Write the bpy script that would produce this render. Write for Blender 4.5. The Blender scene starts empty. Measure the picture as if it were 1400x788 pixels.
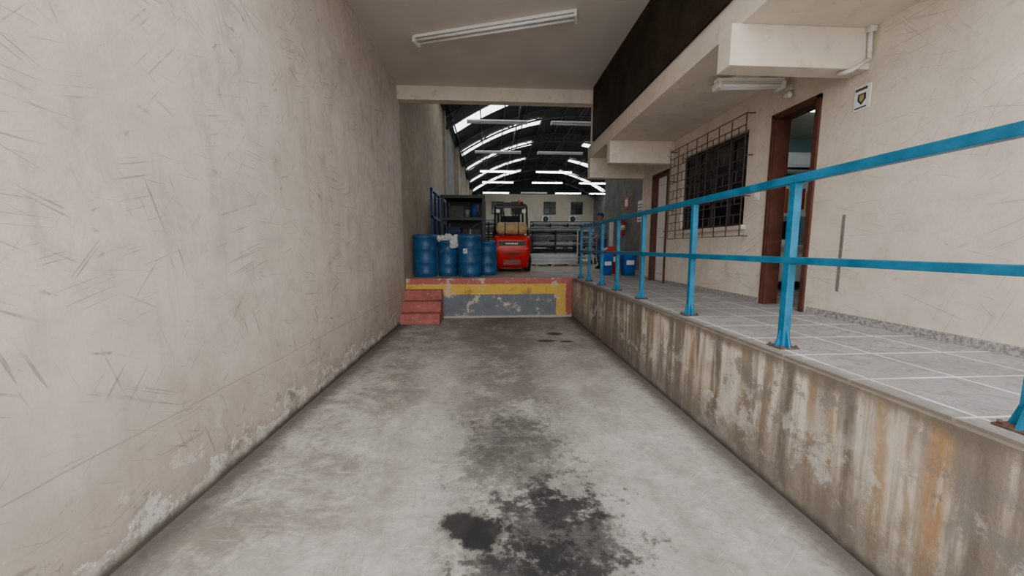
import bpy, bmesh, math, random
from mathutils import Vector, Matrix
random.seed(7)
scene = bpy.context.scene

# ------------------------------------------------------------------ node helpers
class NM:
    def __init__(s, name):
        s.m = bpy.data.materials.new(name); s.m.use_nodes = True
        s.t = s.m.node_tree; s.n = s.t.nodes; s.l = s.t.links
        s.b = s.n["Principled BSDF"]
        s.pos = s.n.new('ShaderNodeNewGeometry').outputs['Position']
        sp = s.n.new('ShaderNodeSeparateXYZ'); s.l.new(s.pos, sp.inputs[0])
        s.x, s.y, s.z = sp.outputs
    def put(s, sock, v):
        if hasattr(v, 'is_linked') or hasattr(v, 'links'):
            s.l.new(v, sock)
        elif isinstance(v, (tuple, list)):
            v = tuple(v)
            if len(sock.default_value) == 4 and len(v) == 3: v = v + (1,)
            sock.default_value = v
        else: sock.default_value = v
    def noise(s, scale=5, detail=4, rough=.55, stretch=None, rot=None, dist=0, off=None):
        n = s.n.new('ShaderNodeTexNoise')
        n.inputs['Scale'].default_value = scale; n.inputs['Detail'].default_value = detail
        n.inputs['Roughness'].default_value = rough; n.inputs['Distortion'].default_value = dist
        v = s.pos
        if rot:
            mp = s.n.new('ShaderNodeMapping'); mp.inputs['Rotation'].default_value = rot
            s.l.new(v, mp.inputs[0]); v = mp.outputs[0]
        if stretch or off:
            mp = s.n.new('ShaderNodeMapping')
            if stretch: mp.inputs['Scale'].default_value = stretch
            if off: mp.inputs['Location'].default_value = off
            s.l.new(v, mp.inputs[0]); v = mp.outputs[0]
        s.l.new(v, n.inputs['Vector'])
        return n.outputs['Fac']
    def mr(s, v, a, b, c=0., d=1., smooth=True):
        n = s.n.new('ShaderNodeMapRange'); n.interpolation_type = 'SMOOTHSTEP' if smooth else 'LINEAR'
        s.put(n.inputs[0], v)
        for i, q in enumerate((a, b, c, d)): s.put(n.inputs[i+1], q)
        return n.outputs[0]
    def math(s, op, a, b=0., clamp=False):
        n = s.n.new('ShaderNodeMath'); n.operation = op; n.use_clamp = clamp
        s.put(n.inputs[0], a); s.put(n.inputs[1], b); return n.outputs[0]
    def mul(s, a, b): return s.math('MULTIPLY', a, b)
    def add(s, a, b): return s.math('ADD', a, b)
    def mix(s, f, a, b, blend='MIX'):
        n = s.n.new('ShaderNodeMix'); n.data_type = 'RGBA'; n.blend_type = blend
        s.put(n.inputs[0], f); s.put(n.inputs[6], a); s.put(n.inputs[7], b)
        return n.outputs[2]
    def ell(s, cx, cy, rx, ry, nz, k=1.0, a=1.15, b=.6):
        dx = s.math('DIVIDE', s.math('SUBTRACT', s.x, cx), rx)
        dy = s.math('DIVIDE', s.math('SUBTRACT', s.y, cy), ry)
        d = s.math('SQRT', s.add(s.mul(dx, dx), s.mul(dy, dy)))
        d = s.add(d, s.mul(s.math('SUBTRACT', nz, .5), k))
        return s.mr(d, a, b)
    def bump(s, h, strength=.3, dist=.01):
        n = s.n.new('ShaderNodeBump'); n.inputs['Strength'].default_value = strength
        n.inputs['Distance'].default_value = dist
        s.put(n.inputs['Height'], h); s.l.new(n.outputs[0], s.b.inputs['Normal'])
    def out(s, col, rough=.8, metal=0., spec=None):
        s.put(s.b.inputs['Base Color'], col); s.put(s.b.inputs['Roughness'], rough)
        s.b.inputs['Metallic'].default_value = metal
        if spec is not None: s.b.inputs['Specular IOR Level'].default_value = spec
        return s.m

def simple(name, col, rough=.6, metal=0., var=.25, sc=6, bump=0., dirt=None):
    m = NM(name); nz = m.noise(sc, 5, .6)
    f = m.mr(nz, .3, .7)
    dark = tuple(c*(1-var) for c in col)
    c = m.mix(f, dark, col)
    if dirt:
        d = m.mr(m.noise(sc*2.3, 6, .7, off=(3, 1, 7)), .55, .68)
        c = m.mix(m.mul(d, .8), c, dirt)
    if bump: m.bump(nz, bump)
    return m.out(c, rough, metal)
def emis(name, col, st):
    m = NM(name); m.put(m.b.inputs['Emission Color'], col); m.b.inputs['Emission Strength'].default_value = st
    return m.out(col, .5)

# ------------------------------------------------------------------ surface materials
def plaster(name, base, dark, light, peel=True, scr=1.0, peelh=.10, seam=False):
    m = NM(name)
    big = m.noise(.9, 3, .5); med = m.noise(4, 6, .65, off=(5, 2, 1)); fine = m.noise(45, 4, .6)
    c = m.mix(m.mr(big, .3, .7), dark, base)
    c = m.mix(m.mul(m.mr(med, .45, .75), .6), c, light)
    c = m.mix(m.mul(m.mr(med, .50, .30), .35), c, tuple(q*.74 for q in dark))
    G = (.28, .235, .20)
    bl = m.mr(m.noise(2.6, 9, .75, off=(9, 9, 2), dist=.4, stretch=(1, 1.3, .7)), .50, .70)
    c = m.mix(m.mul(bl, .38*scr), c, G)
    vs = m.mr(m.noise(1.2, 6, .65, off=(4, 6, 2), stretch=(1, 7, .8)), .52, .70)
    c = m.mix(m.mul(vs, .22*scr), c, G)
    for i, (rot, st, off, lo) in enumerate([((.5, 0, 0), (1, .9, 34), (1, 2, 3), .655), ((-.3, 0, 0), (1, .8, 40), (7, 4, 1), .66), ((1.25, 0, 0), (1, 1.1, 32), (3, 8, 5), .675), ((.05, 0, 0), (1, .7, 45), (2, 9, 7), .66), ((-.9, 0, 0), (1, 1.0, 36), (8, 1, 7), .675)]):
        s1 = m.noise(2.2, 1, .4, rot=rot, stretch=st, off=off)
        msk = m.mr(m.noise(2.0, 4, .65, off=(i*7, 3, i)), .48, .60)
        s1 = m.mul(m.mr(s1, lo, lo+.05), msk)
        c = m.mix(m.mul(s1, .5*scr), c, (.15, .125, .11))
    sc = m.noise(6.5, 5, .6, rot=(.35, 0, 0), stretch=(1, .8, 2.4), off=(4, 4, 9))
    c = m.mix(m.mul(m.mr(sc, .65, .73), .6*scr), c, (.14, .125, .115))
    sc2 = m.noise(9, 5, .6, rot=(-.7, 0, 0), stretch=(1, .7, 2.2), off=(1, 7, 9))
    c = m.mix(m.mul(m.mr(sc2, .67, .75), .55*scr), c, (.17, .15, .13))
    h = m.add(m.mul(fine, .25), med)
    if seam:
        sd = m.math('ABSOLUTE', m.math('SUBTRACT', m.z, m.add(.50, m.mul(m.math('SUBTRACT', m.noise(2, 3), .5), .03))))
        c = m.mix(m.mul(m.mr(sd, .006, .001), .45), c, (.16, .13, .11))
        c = m.mix(m.mul(m.mr(m.add(m.z, m.mul(m.math('SUBTRACT', med, .5), .6)), 1.2, .1), .5), c, (.30, .245, .20))
    if peel:
        nn = m.noise(2.2, 8, .64, off=(0, 3, 3))
        ed = m.add(m.mul(m.math('SUBTRACT', nn, .5), 1.0), peelh)
        dd = m.math('SUBTRACT', m.z, ed)
        pm = m.mr(dd, .01, -.004)
        pl = m.mix(m.mr(m.noise(14, 6, .7), .4, .62), (.36, .325, .28), (.58, .54, .48))
        pl = m.mix(m.mr(m.noise(5, 6, .7, off=(8, 1, 1)), .48, .62), pl, (.22, .19, .16))
        halo = m.mul(m.mr(dd, .18, .0), m.mr(med, .4, .6))
        c = m.mix(m.mul(halo, .5), c, (.30, .235, .17))
        c = m.mix(m.mul(pm, .9), c, pl)
        edge = m.mul(m.mr(dd, -.02, .004), m.mr(dd, .02, .006))
        c = m.mix(m.mul(edge, .85), c, (.74, .72, .69))
        flk = m.mul(m.mr(m.noise(7, 7, .7, off=(3, 3, 3)), .58, .61), m.mr(m.z, .5, .1))
        c = m.mix(m.mul(flk, .75), c, (.66, .64, .60))
        flk2 = m.mul(m.mr(m.noise(6, 7, .7, off=(8, 2, 6)), .60, .63), m.mr(m.z, .6, .1))
        c = m.mix(m.mul(flk2, .6), c, (.22, .195, .17))
        h = m.add(h, m.mul(pm, -1.2))
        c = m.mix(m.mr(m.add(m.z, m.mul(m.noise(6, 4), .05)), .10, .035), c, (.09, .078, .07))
    m.bump(h, .45, .014)
    return m.out(c, .9, spec=.25)

M_left = plaster('left_wall_plaster', (.66, .575, .505), (.57, .49, .43), (.72, .64, .575), seam=True)
M_cream = plaster('cream_paint', (.71, .625, .53), (.65, .565, .47), (.76, .69, .60), peel=False, scr=.55)
M_ceil = simple('ceiling_paint', (.66, .615, .57), .9, var=.1, sc=1.5, bump=.05)
M_beam = simple('beam_paint', (.72, .64, .54), .85, var=.13, sc=3, dirt=(.53, .45, .36))

def retaining():
    m = NM('retaining_wall_stained')
    big = m.noise(1.5, 5, .6); fine = m.noise(30, 5, .65)
    c = m.mix(m.mr(big, .3, .7), (.54, .445, .335), (.73, .65, .54))
    grp = m.mr(m.noise(.8, 3, .5, stretch=(1, 1, .3), off=(2, 5, 1)), .34, .52)
    mid = m.mr(m.math('ABSOLUTE', m.math('SUBTRACT', m.y, 3.9)), 3.0, 1.2)
    grp = m.math('MAXIMUM', m.mul(grp, .9), mid)
    D = (.14, .115, .09)
    st = m.noise(1.0, 6, .62, stretch=(1, 9, .6), off=(2, 2, 2))
    c = m.mix(m.mul(m.mul(m.mr(st, .43, .57), grp), .85), c, D)
    st2 = m.noise(1.0, 4, .6, stretch=(1, 22, .9), off=(5, 1, 2))
    c = m.mix(m.mul(m.mul(m.mr(st2, .50, .64), grp), .65), c, (.22, .165, .11))
    wob = m.mul(m.math('SUBTRACT', m.noise(2.2, 4, .6, off=(7, 7, 1), stretch=(1, .4, 1)), .5), .14)
    yy = m.add(m.y, wob); rag = m.noise(9, 6, .7, off=(5, 2, 8), stretch=(1, 2, .5))
    for (y0, w, f, col) in ((.98, .03, .6, D), (1.09, .05, .9, (.42, .235, .10)), (1.17, .02, .7, (.30, .21, .12)), (1.27, .04, .8, (.38, .24, .12)), (1.40, .03, .75, D), (1.48, .02, .7, (.36, .22, .11)), (1.58, .04, .85, (.34, .22, .12)), (1.72, .035, .8, D), (1.86, .05, .85, (.24, .175, .115)),
                           (2.05, .04, .75, (.36, .25, .14)), (2.3, .05, .85, D), (2.62, .05, .8, (.34, .21, .11)), (2.95, .07, .85, D), (3.3, .06, .7, (.33, .22, .13)), (3.6, .08, .85, D), (4.1, .09, .8, D), (4.6, .1, .8, (.2, .16, .12)), (5.2, .12, .7, D)):
        d = m.math('ABSOLUTE', m.math('SUBTRACT', yy, y0))
        s = m.mul(m.mr(d, w, w*.25), m.mr(rag, .32, .52))
        c = m.mix(m.mul(s, f), c, col)
    g = m.noise(6.5, 10, .8, off=(6, 6, 6))
    c = m.mix(m.mul(m.mul(m.mr(g, .50, .55), m.mr(m.noise(1.6, 3, .5, off=(1, 1, 4)), .38, .52)), .8), c, (.21, .19, .175))
    g2 = m.noise(3.0, 9, .72, off=(1, 6, 9))
    c = m.mix(m.mul(m.mul(m.mr(g2, .54, .59), m.mr(m.z, .65, .2)), .7), c, (.75, .72, .67))
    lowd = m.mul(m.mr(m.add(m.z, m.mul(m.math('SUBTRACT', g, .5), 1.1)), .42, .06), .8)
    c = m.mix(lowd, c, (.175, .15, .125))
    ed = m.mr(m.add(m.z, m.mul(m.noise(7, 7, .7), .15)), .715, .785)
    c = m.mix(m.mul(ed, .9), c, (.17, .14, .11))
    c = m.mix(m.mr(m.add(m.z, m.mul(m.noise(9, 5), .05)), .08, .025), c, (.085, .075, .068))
    m.bump(m.add(m.add(m.mul(fine, .4), g), big), .6, .018)
    return m.out(c, .92, spec=.2)
M_ret = retaining()

def groundmat():
    m = NM('worn_concrete_floor')
    big = m.noise(1.0, 4, .6); med = m.noise(5, 8, .7, off=(2, 7, 1)); fine = m.noise(60, 5, .7); spk = m.noise(22, 6, .75, off=(3, 3, 1))
    c = m.mix(m.mr(big, .3, .7), (.37, .338, .302), (.48, .45, .41))
    c = m.mix(m.mul(m.mr(med, .50, .70), .55), c, (.59, .565, .52))
    c = m.mix(m.mul(m.mr(med, .5, .3), .55), c, (.24, .218, .192))
    c = m.mix(m.mul(m.mr(spk, .48, .64), .40), c, (.22, .20, .18))
    c = m.mix(m.mul(m.mr(fine, .5, .75), .35), c, (.2, .185, .17))
    tex = m.add(m.mul(med, .6), m.mul(spk, .4))
    wx = m.add(m.math('SUBTRACT', m.x, .13), m.mul(m.math('SUBTRACT', m.noise(1.3, 3), .5), .7))
    bandx = m.mr(m.math('ABSOLUTE', wx), .70, .12)
    dn = m.noise(2.6, 10, .8, off=(4, 1, 6), dist=.3)
    c = m.mix(m.mul(m.mul(m.mr(dn, .38, .54), bandx), .72), c, (.125, .112, .10))
    c = m.mix(m.mul(m.mul(m.mr(tex, .44, .56), bandx), .5), c, (.11, .10, .09))
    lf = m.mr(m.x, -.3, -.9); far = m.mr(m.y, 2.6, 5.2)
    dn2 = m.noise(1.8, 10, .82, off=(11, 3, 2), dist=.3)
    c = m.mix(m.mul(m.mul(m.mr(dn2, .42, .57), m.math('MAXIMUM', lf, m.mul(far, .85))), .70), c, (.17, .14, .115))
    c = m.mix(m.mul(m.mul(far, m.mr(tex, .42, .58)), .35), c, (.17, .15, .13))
    for tx in (-.75, .95):
        tt = m.mr(m.math('ABSOLUTE', m.math('SUBTRACT', m.add(m.x, m.mul(m.math('SUBTRACT', m.noise(.5, 2), .5), .5)), tx)), .26, .10)
        c = m.mix(m.mul(m.mul(tt, m.mr(m.noise(3, 8, .75, stretch=(1, .5, 1), off=(6, 1, 1)), .44, .6)), .4), c, (.17, .15, .13))
    for i, (rz, of) in enumerate(((.5, 1), (-.6, 3), (1.4, 5), (.1, 8))):
        s1 = m.noise(2.4, 2, .5, rot=(0, 0, rz), stretch=(1.5, 45, 1), off=(of, of, 1))
        c = m.mix(m.mul(m.mr(s1, .66, .72), .28), c, (.62, .59, .54) if i % 2 else (.14, .12, .11))
    n3 = m.add(m.mul(m.noise(6, 8, .75, off=(1, 1, 8)), .6), m.mul(spk, .4))
    wet = None
    for (cx, cy, rx, ry, k, f) in [(.32, 1.50, .32, .38, 6.5, .72), (.16, 1.26, .36, .26, 6.5, .75), (.36, 1.66, .16, .14, 6, .75), (-.13, 1.60, .13, .10, 3.2, .95), (-.03, 1.55, .10, .09, 2.6, .93), (.25, 1.40, .12, .10, 5, .8), (-.06, 1.50, .08, .07, 2, .97),
                                (.13, 2.2, .36, .5, 6.5, .55), (.95, 5.35, .13, .10, 1.5, .8), (.78, 4.95, .15, .08, 1.5, .75), (1.05, 4.9, .1, .06, 1.5, .75), (.52, 1.62, .05, .04, 2, .8)]:
        e = m.ell(cx, cy, rx, ry, n3, k)
        c = m.mix(m.mul(e, f), c, (.022, .021, .022))
        if f > .9: wet = e if wet is None else m.math('MAXIMUM', wet, e)
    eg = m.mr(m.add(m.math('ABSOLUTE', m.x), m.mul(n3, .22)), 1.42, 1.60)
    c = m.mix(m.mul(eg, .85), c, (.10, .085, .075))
    m.bump(m.add(m.mul(fine, .4), med), .45, .01)
    return m.out(c, m.mr(wet, 0, 1, .97, .5), spec=.15)
M_ground = groundmat()
M_deck = simple('deck_concrete', (.44, .385, .32), .8, var=.35, sc=2, dirt=(.24, .21, .18))

def tiles():
    m = NM('grey_stone_tiles')
    br = m.n.new('ShaderNodeTexBrick'); br.offset = 0; br.squash = 1
    m.l.new(m.pos, br.inputs['Vector'])
    br.inputs['Scale'].default_value = 1; br.inputs['Brick Width'].default_value = .41; br.inputs['Row Height'].default_value = .36
    br.inputs['Mortar Size'].default_value = .007; br.inputs['Mortar Smooth'].default_value = .2
    br.inputs['Color1'].default_value = (.30, .292, .288, 1); br.inputs['Color2'].default_value = (.345, .337, .332, 1)
    br.inputs['Mortar'].default_value = (.76, .73, .69, 1)
    c = br.outputs['Color']; mk = br.outputs['Fac']
    v = m.noise(13, 9, .82, dist=1.4)
    inv = m.mr(mk, 1, 0)
    c = m.mix(m.mul(m.mul(m.mr(v, .49, .60), .65), inv), c, (.14, .135, .135))
    c = m.mix(m.mul(m.mul(m.mr(v, .46, .34), .45), inv), c, (.50, .49, .48))
    d = m.noise(1.4, 7, .72, off=(4, 3, 3))
    c = m.mix(m.mul(m.mr(d, .48, .66), .4), c, (.24, .205, .175))
    e = m.mul(m.mr(m.add(m.x, m.mul(m.noise(7, 6, .7), -.14)), 1.585, 1.47), .85)
    c = m.mix(e, c, (.19, .16, .13))
    return m.out(c, .6, spec=.3)
M_tile = tiles()
def granite():
    m = NM('speckled_tile_skirting')
    v = m.noise(45, 6, .8)
    return m.out(m.mix(m.mr(v, .42, .58), (.20, .187, .178), (.44, .415, .395)), .5)
M_skirt = granite()

def dockmat():
    m = NM('hazard_painted_dock')
    n = m.noise(5, 8, .7); j = m.mul(m.math('SUBTRACT', n, .5), .03)
    z = m.add(m.z, j); x = m.add(m.x, j)
    c = m.mix(m.mr(z, .43, .44), (.17, .19, .205), (.68, .44, .08))
    right = m.mr(x, 1.22, 1.23)
    c = m.mix(right, c, (.62, .40, .10))
    c = m.mix(m.mr(x, 1.40, 1.41), c, (.38, .11, .09))
    c = m.mix(m.mr(z, .62, .63), c, (.44, .14, .12))
    ch = m.noise(3.6, 9, .75, off=(2, 5, 1))
    c = m.mix(m.mul(m.mr(ch, .545, .60), .9), c, (.58, .50, .41))
    c = m.mix(m.mul(m.mr(ch, .46, .34), .55), c, (.12, .11, .10))
    c = m.mix(m.mr(z, .05, .02), c, (.45, .41, .36))
    m.bump(ch, .4)
    return m.out(c, .85, spec=.2)
M_dock = dockmat()
M_step = simple('red_step_paint', (.46, .14, .12), .85, var=.35, sc=6, dirt=(.40, .28, .23), bump=.2)

def panel():
    m = NM('dark_brown_cladding')
    v = m.noise(3, 5, .6); w = m.noise(70, 3, .6)
    m.bump(w, .5, .01)
    c = m.mix(m.mr(v, .3, .7), (.022, .016, .011), (.042, .031, .022))
    c = m.mix(m.mul(m.mr(w, .55, .7), .5), c, (.08, .06, .045))
    return m.out(c, .85, spec=.15)
M_panel = panel()
M_blue = simple('blue_railing_paint', (.008, .19, .35), .4, var=.4, sc=8, dirt=(.012, .11, .21))
M_rust = simple('rusted_base_metal', (.15, .075, .04), .85, var=.5, sc=40, dirt=(.02, .15, .25))
M_wood = simple('brown_door_wood', (.11, .037, .023), .55, var=.4, sc=9)
M_white = simple('white_enamel', (.86, .85, .82), .4, var=.06)
M_whitedirty = simple('aged_white_plastic', (.72, .70, .64), .5, var=.2, dirt=(.46, .42, .36))
M_tube = simple('fluorescent_tube_off', (.9, .9, .9), .25, var=.03)
M_black = simple('black_metal', (.012, .012, .013), .5, var=.3)
M_grille = simple('rust_brown_grille', (.085, .06, .05), .7, var=.4, sc=20)
M_glass = simple('black_window_pane', (.008, .009, .011), .2, var=.3, sc=2)  # opaque black panes; at the office window this paints the unlit room behind
M_frame = simple('window_steel_frame', (.035, .035, .035), .5)
M_red = simple('forklift_red', (.70, .012, .010), .35, var=.2, sc=3)
M_drum = simple('blue_drum_plastic', (.014, .105, .27), .45, var=.4, sc=4, dirt=(.05, .17, .32))
M_drumd = simple('dark_blue_drum_lid', (.012, .05, .13), .5, var=.3)
M_bag = simple('white_plastic_bag', (.70, .71, .72), .4, var=.35, sc=14)
M_tan = simple('gas_tank_tan', (.55, .38, .18), .5, var=.3, sc=9)
M_rubber = simple('tyre_rubber', (.015, .015, .015), .9)
M_steel = simple('galvanised_steel', (.30, .32, .33), .5, .3, var=.4, sc=5)
M_steel2 = simple('pale_aluminium', (.64, .67, .69), .5, .2, var=.25, sc=5)
M_roof = simple('dark_roof_sheet', (.022, .024, .026), .8, var=.4, sc=1)
M_truss = simple('truss_steel', (.05, .05, .052), .6, var=.4)
M_back = simple('back_wall_cream', (.56, .51, .40), .85, var=.12, sc=1)
M_gable = simple('gable_dark', (.03, .032, .034), .9)
M_grey = simple('grey_block_wall', (.23, .22, .20), .9, var=.35, sc=3, dirt=(.12, .12, .12))
M_warm = plaster('warehouse_left_plaster', (.46, .375, .28), (.36, .295, .22), (.53, .45, .36), peel=False, scr=.9)
M_paper = simple('paper_white', (.80, .80, .78), .7, var=.05)
M_navy = simple('navy', (.02, .035, .09), .7)
M_teal = simple('office_teal_paint', (.24, .35, .36), .8, var=.08)
M_mark = simple('grey_smear', (.22, .20, .185), .9, var=.4, sc=30, dirt=(.45, .4, .33))
M_sky = emis('fibreglass_skylight', (.93, .97, 1.0), 5)
M_lamp = emis('lit_fluorescent', (.88, .96, 1.0), 24)
M_offfill = emis('office_fill_panel', (.85, 1.0, .97), 7)  # emission for the added office fill light
M_orange = simple('safety_orange', (.70, .12, .02), .5)
M_bluebin = simple('bright_blue_bin', (.01, .16, .62), .4)
M_redbin = simple('red_bin', (.66, .03, .02), .4)
M_bluewin = simple('blue_frame_paint', (.012, .06, .20), .5, var=.3)
M_skin = simple('skin', (.36, .19, .12), .6, var=.1)
M_cap = simple('blue_cap_cloth', (.02, .07, .24), .8)
M_hair = simple('dark_hair', (.012, .009, .007), .7)
M_signk = simple('sign_black', (.03, .03, .03)); M_gold = simple('sign_gold', (.4, .3, .12))
M_dim = simple('dull_grey_carton', (.09, .085, .075), .8, var=.3)

# ------------------------------------------------------------------ mesh builder
class B:
    def __init__(s): s.bm = bmesh.new(); s.mats = []
    def mi(s, m):
        if m not in s.mats: s.mats.append(m)
        return s.mats.index(m)
    def _f(s, vs, i, sm=False):
        try:
            f = s.bm.faces.new(vs); f.material_index = i; f.smooth = sm; return f
        except ValueError: return None
    def hexa(s, P, mat, bev=0):
        i = s.mi(mat); v = [s.bm.verts.new(p) for p in P]
        fs = [s._f([v[k] for k in q], i) for q in ((0, 3, 2, 1), (4, 5, 6, 7), (0, 1, 5, 4), (1, 2, 6, 5), (2, 3, 7, 6), (3, 0, 4, 7))]
        if bev:
            es = set(e for f in fs for e in f.edges)
            bmesh.ops.bevel(s.bm, geom=list(es), offset=bev, segments=2, affect='EDGES', profile=.6, material=-1)
        return s
    def box(s, x0, x1, y0, y1, z0, z1, mat, bev=0):
        return s.hexa([(x0, y0, z0), (x1, y0, z0), (x1, y1, z0), (x0, y1, z0), (x0, y0, z1), (x1, y0, z1), (x1, y1, z1), (x0, y1, z1)], mat, bev)
    def bar(s, a, b, w, h, mat, up=(0, 0, 1)):
        a = Vector(a); b = Vector(b); d = (b-a).normalized(); u = Vector(up)
        if abs(d.dot(u)) > .98: u = Vector((0, 1, 0))
        r = d.cross(u).normalized(); u = r.cross(d).normalized()
        P = []
        for e in (a, b):
            for (q, t) in ((-1, -1), (1, -1), (1, 1), (-1, 1)): P.append(e+r*q*w/2+u*t*h/2)
        return s.hexa(P, mat)
    def ring(s, c, ax, r, seg):
        ax = Vector(ax).normalized(); u = Vector((0, 0, 1)) if abs(ax.z) < .9 else Vector((1, 0, 0))
        p = ax.cross(u).normalized(); q = ax.cross(p).normalized()
        return [Vector(c)+p*math.cos(2*math.pi*k/seg)*r+q*math.sin(2*math.pi*k/seg)*r for k in range(seg)]
    def loft(s, rings, mat, cap=True, sm=True):
        i = s.mi(mat); R = [[s.bm.verts.new(p) for p in r] for r in rings]
        for a, b in zip(R, R[1:]):
            n = len(a)
            for k in range(n): s._f([a[k], a[(k+1) % n], b[(k+1) % n], b[k]], i, sm)
        if cap: s._f(list(reversed(R[0])), i); s._f(R[-1], i)
        return s
    def cyl(s, a, b, r, mat, r2=None, seg=16):
        d = Vector(b)-Vector(a)
        return s.loft([s.ring(a, d, r, seg), s.ring(b, d, r if r2 is None else r2, seg)], mat)
    def lathe(s, c, prof, mat, seg=36, ax=(0, 0, 1)):
        c = Vector(c); ax = Vector(ax)
        return s.loft([s.ring(c+ax*z, ax, max(r, .0005), seg) for r, z in prof], mat)
    def tube(s, pts, r, mat, seg=10):
        for a, b in zip(pts, pts[1:]): s.cyl(a, b, r, mat, seg=seg)
        for p in pts[1:-1]: s.sph(p, (r, r, r), mat, 8, 6)
        return s
    def sph(s, c, r, mat, seg=20, rg=12):
        rings = []
        for j in range(1, rg):
            t = math.pi*j/rg
            rings.append([(c[0]+r[0]*math.sin(t)*math.cos(2*math.pi*k/seg), c[1]+r[1]*math.sin(t)*math.sin(2*math.pi*k/seg), c[2]-r[2]*math.cos(t)) for k in range(seg)])
        return s.loft(rings, mat)
    def rrect(s, cx, cy, z, hx, hy, rad, n=6):
        P = []
        for (sx, sy, a0) in ((1, 1, 0), (-1, 1, 90), (-1, -1, 180), (1, -1, 270)):
            for k in range(n+1):
                a = math.radians(a0+90*k/n)
                P.append((cx+sx*(hx-rad)+rad*math.cos(a), cy+sy*(hy-rad)+rad*math.sin(a), z))
        return P
    def poly(s, pts, mat):
        s._f([s.bm.verts.new(p) for p in pts], s.mi(mat)); return s
    def finish(s, name, parent=None, recalc=True):
        if recalc: bmesh.ops.recalc_face_normals(s.bm, faces=s.bm.faces)
        co = [v.co for v in s.bm.verts]
        c = Vector(((min(v.x for v in co)+max(v.x for v in co))/2, (min(v.y for v in co)+max(v.y for v in co))/2, min(v.z for v in co)))
        for v in s.bm.verts: v.co -= c
        me = bpy.data.meshes.new(name); s.bm.to_mesh(me); s.bm.free()
        for m in s.mats: me.materials.append(m)
        o = bpy.data.objects.new(name, me); o.location = c
        bpy.context.collection.objects.link(o)
        if parent: o.parent = parent
        return o

XL, XR, HP, XW = -1.52, 1.52, .73, 2.75
YD = 6.72           # dock face
YF = -1.4           # street end of the side walls
CY0 = 1.7           # street end of the roof over the bay
# ------------------------------------------------------------------ shell
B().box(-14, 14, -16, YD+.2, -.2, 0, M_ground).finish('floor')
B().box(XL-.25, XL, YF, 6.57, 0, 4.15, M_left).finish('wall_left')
B().box(XL-.25, XL, 6.57, 13.0, 0, 5.9, M_warm).box(XL, XL+.06, 12.7, 13.0, HP, 5.8, M_warm).finish('wall_left_warehouse')
B().box(XL-.25, XL, 13.0, 34.2, 0, 5.9, M_grey).finish('wall_left_warehouse_rear')
B().box(XL, 9.8, YD, 34.2, .2, HP, M_deck).finish('floor_warehouse')
B().box(XL, XR, YD-.03, YD, 0, HP+.002, M_dock).finish('dock_edge_wall')
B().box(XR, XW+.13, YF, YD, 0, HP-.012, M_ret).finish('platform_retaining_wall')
B().box(XR+.03, XW+.13, YF, YD, HP-.012, HP, M_tile).finish('floor_platform_tiles')
D1 = (3.03, 3.53, 2.55); W1 = (3.88, 5.23, 1.54, 2.55); D2 = (5.62, 6.15, 2.48)
b = B(); X0, X1 = XW, XW+.13; ZT = 2.86
b.box(X0, X1, YF, D1[0], HP, ZT, M_cream).box(X0, X1, D1[0], D1[1], D1[2], ZT, M_cream).box(X0, X1, YF, CY0, ZT, 4.15, M_cream)
b.box(X0, X1, D1[1], W1[0], HP, ZT, M_cream).box(X0, X1, W1[0], W1[1], HP, W1[2], M_cream).box(X0, X1, W1[0], W1[1], W1[3], ZT, M_cream)
b.box(X0, X1, W1[1], D2[0], HP, ZT, M_cream).box(X0, X1, D2[0], D2[1], D2[2], ZT, M_cream).box(X0, X1, D2[1], 6.6, HP, ZT, M_cream)
b.finish('wall_right')
b = B()
for y0, y1 in ((YF, D1[0]-.05), (D1[1]+.05, D2[0]-.05), (D2[1]+.05, 6.6)): b.box(XW-.014, XW, y0, y1, HP, HP+.055, M_skirt)
b.finish('baseboard_right')
B().box(1.77, 6.4, CY0, 6.6, ZT, 3.08, M_beam).finish('ceiling_platform_soffit')
B().box(1.74, 1.80, CY0, 6.34, 3.08, 3.95, M_panel).box(1.80, 1.9, CY0, 6.57, 3.08, 3.95, M_cream).box(1.77, 1.80, 6.34, 6.57, 3.08, 3.95, M_beam).finish('wall_mezzanine_cladding')
B().box(XL, 1.9, CY0, 6.57, 3.95, 4.15, M_ceil).finish('ceiling')
B().box(XL, 1.77, 6.45, 6.62, 3.73, 3.95, M_beam).finish('trim_entry_beam')
B().box(1.70, XW, 2.65, 2.80, 2.58, ZT, M_beam, .006).finish('trim_soffit_beam')
B().box(1.77, XW, 5.48, 5.62, 2.54, ZT, M_beam, .006).finish('trim_soffit_beam.001')
B().box(1.77, 3.3, 6.56, 6.72, 2.52, 3.08, M_beam, .006).finish('trim_soffit_beam.002')
B().box(XL, 9.8, 6.62, 6.72, 3.95, 8, M_grey).box(XW+.13, 9.8, 6.62, 6.72, HP, 3.95, M_grey).finish('wall_warehouse_front')
B().box(3.6, 3.75, 6.72, 11.5, HP, 4.2, M_grey).finish('wall_inner_block')
B().box(XL, 9.8, 34.0, 34.2, HP, 6.1, M_back).box(XL, 9.8, 34.0, 34.2, 6.1, 8, M_gable).finish('wall_back')
B().box(9.6, 9.8, 6.7, 34, HP, 5.9, M_grey).finish('wall_right_warehouse')
def zr(x): return 7.6-(x-4.04)**2*.06
b = B(); N = 28
xs = [-1.6+11.3*k/N for k in range(N+1)]
for xa, xb in zip(xs, xs[1:]):
    b.hexa([(xa, 6.65, zr(xa)), (xb, 6.65, zr(xb)), (xb, 34.2, zr(xb)), (xa, 34.2, zr(xa)),
            (xa, 6.65, zr(xa)+.06), (xb, 6.65, zr(xb)+.06), (xb, 34.2, zr(xb)+.06), (xa, 34.2, zr(xa)+.06)], M_roof)
b.finish('ceiling_warehouse_arched')
b = B()
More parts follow.
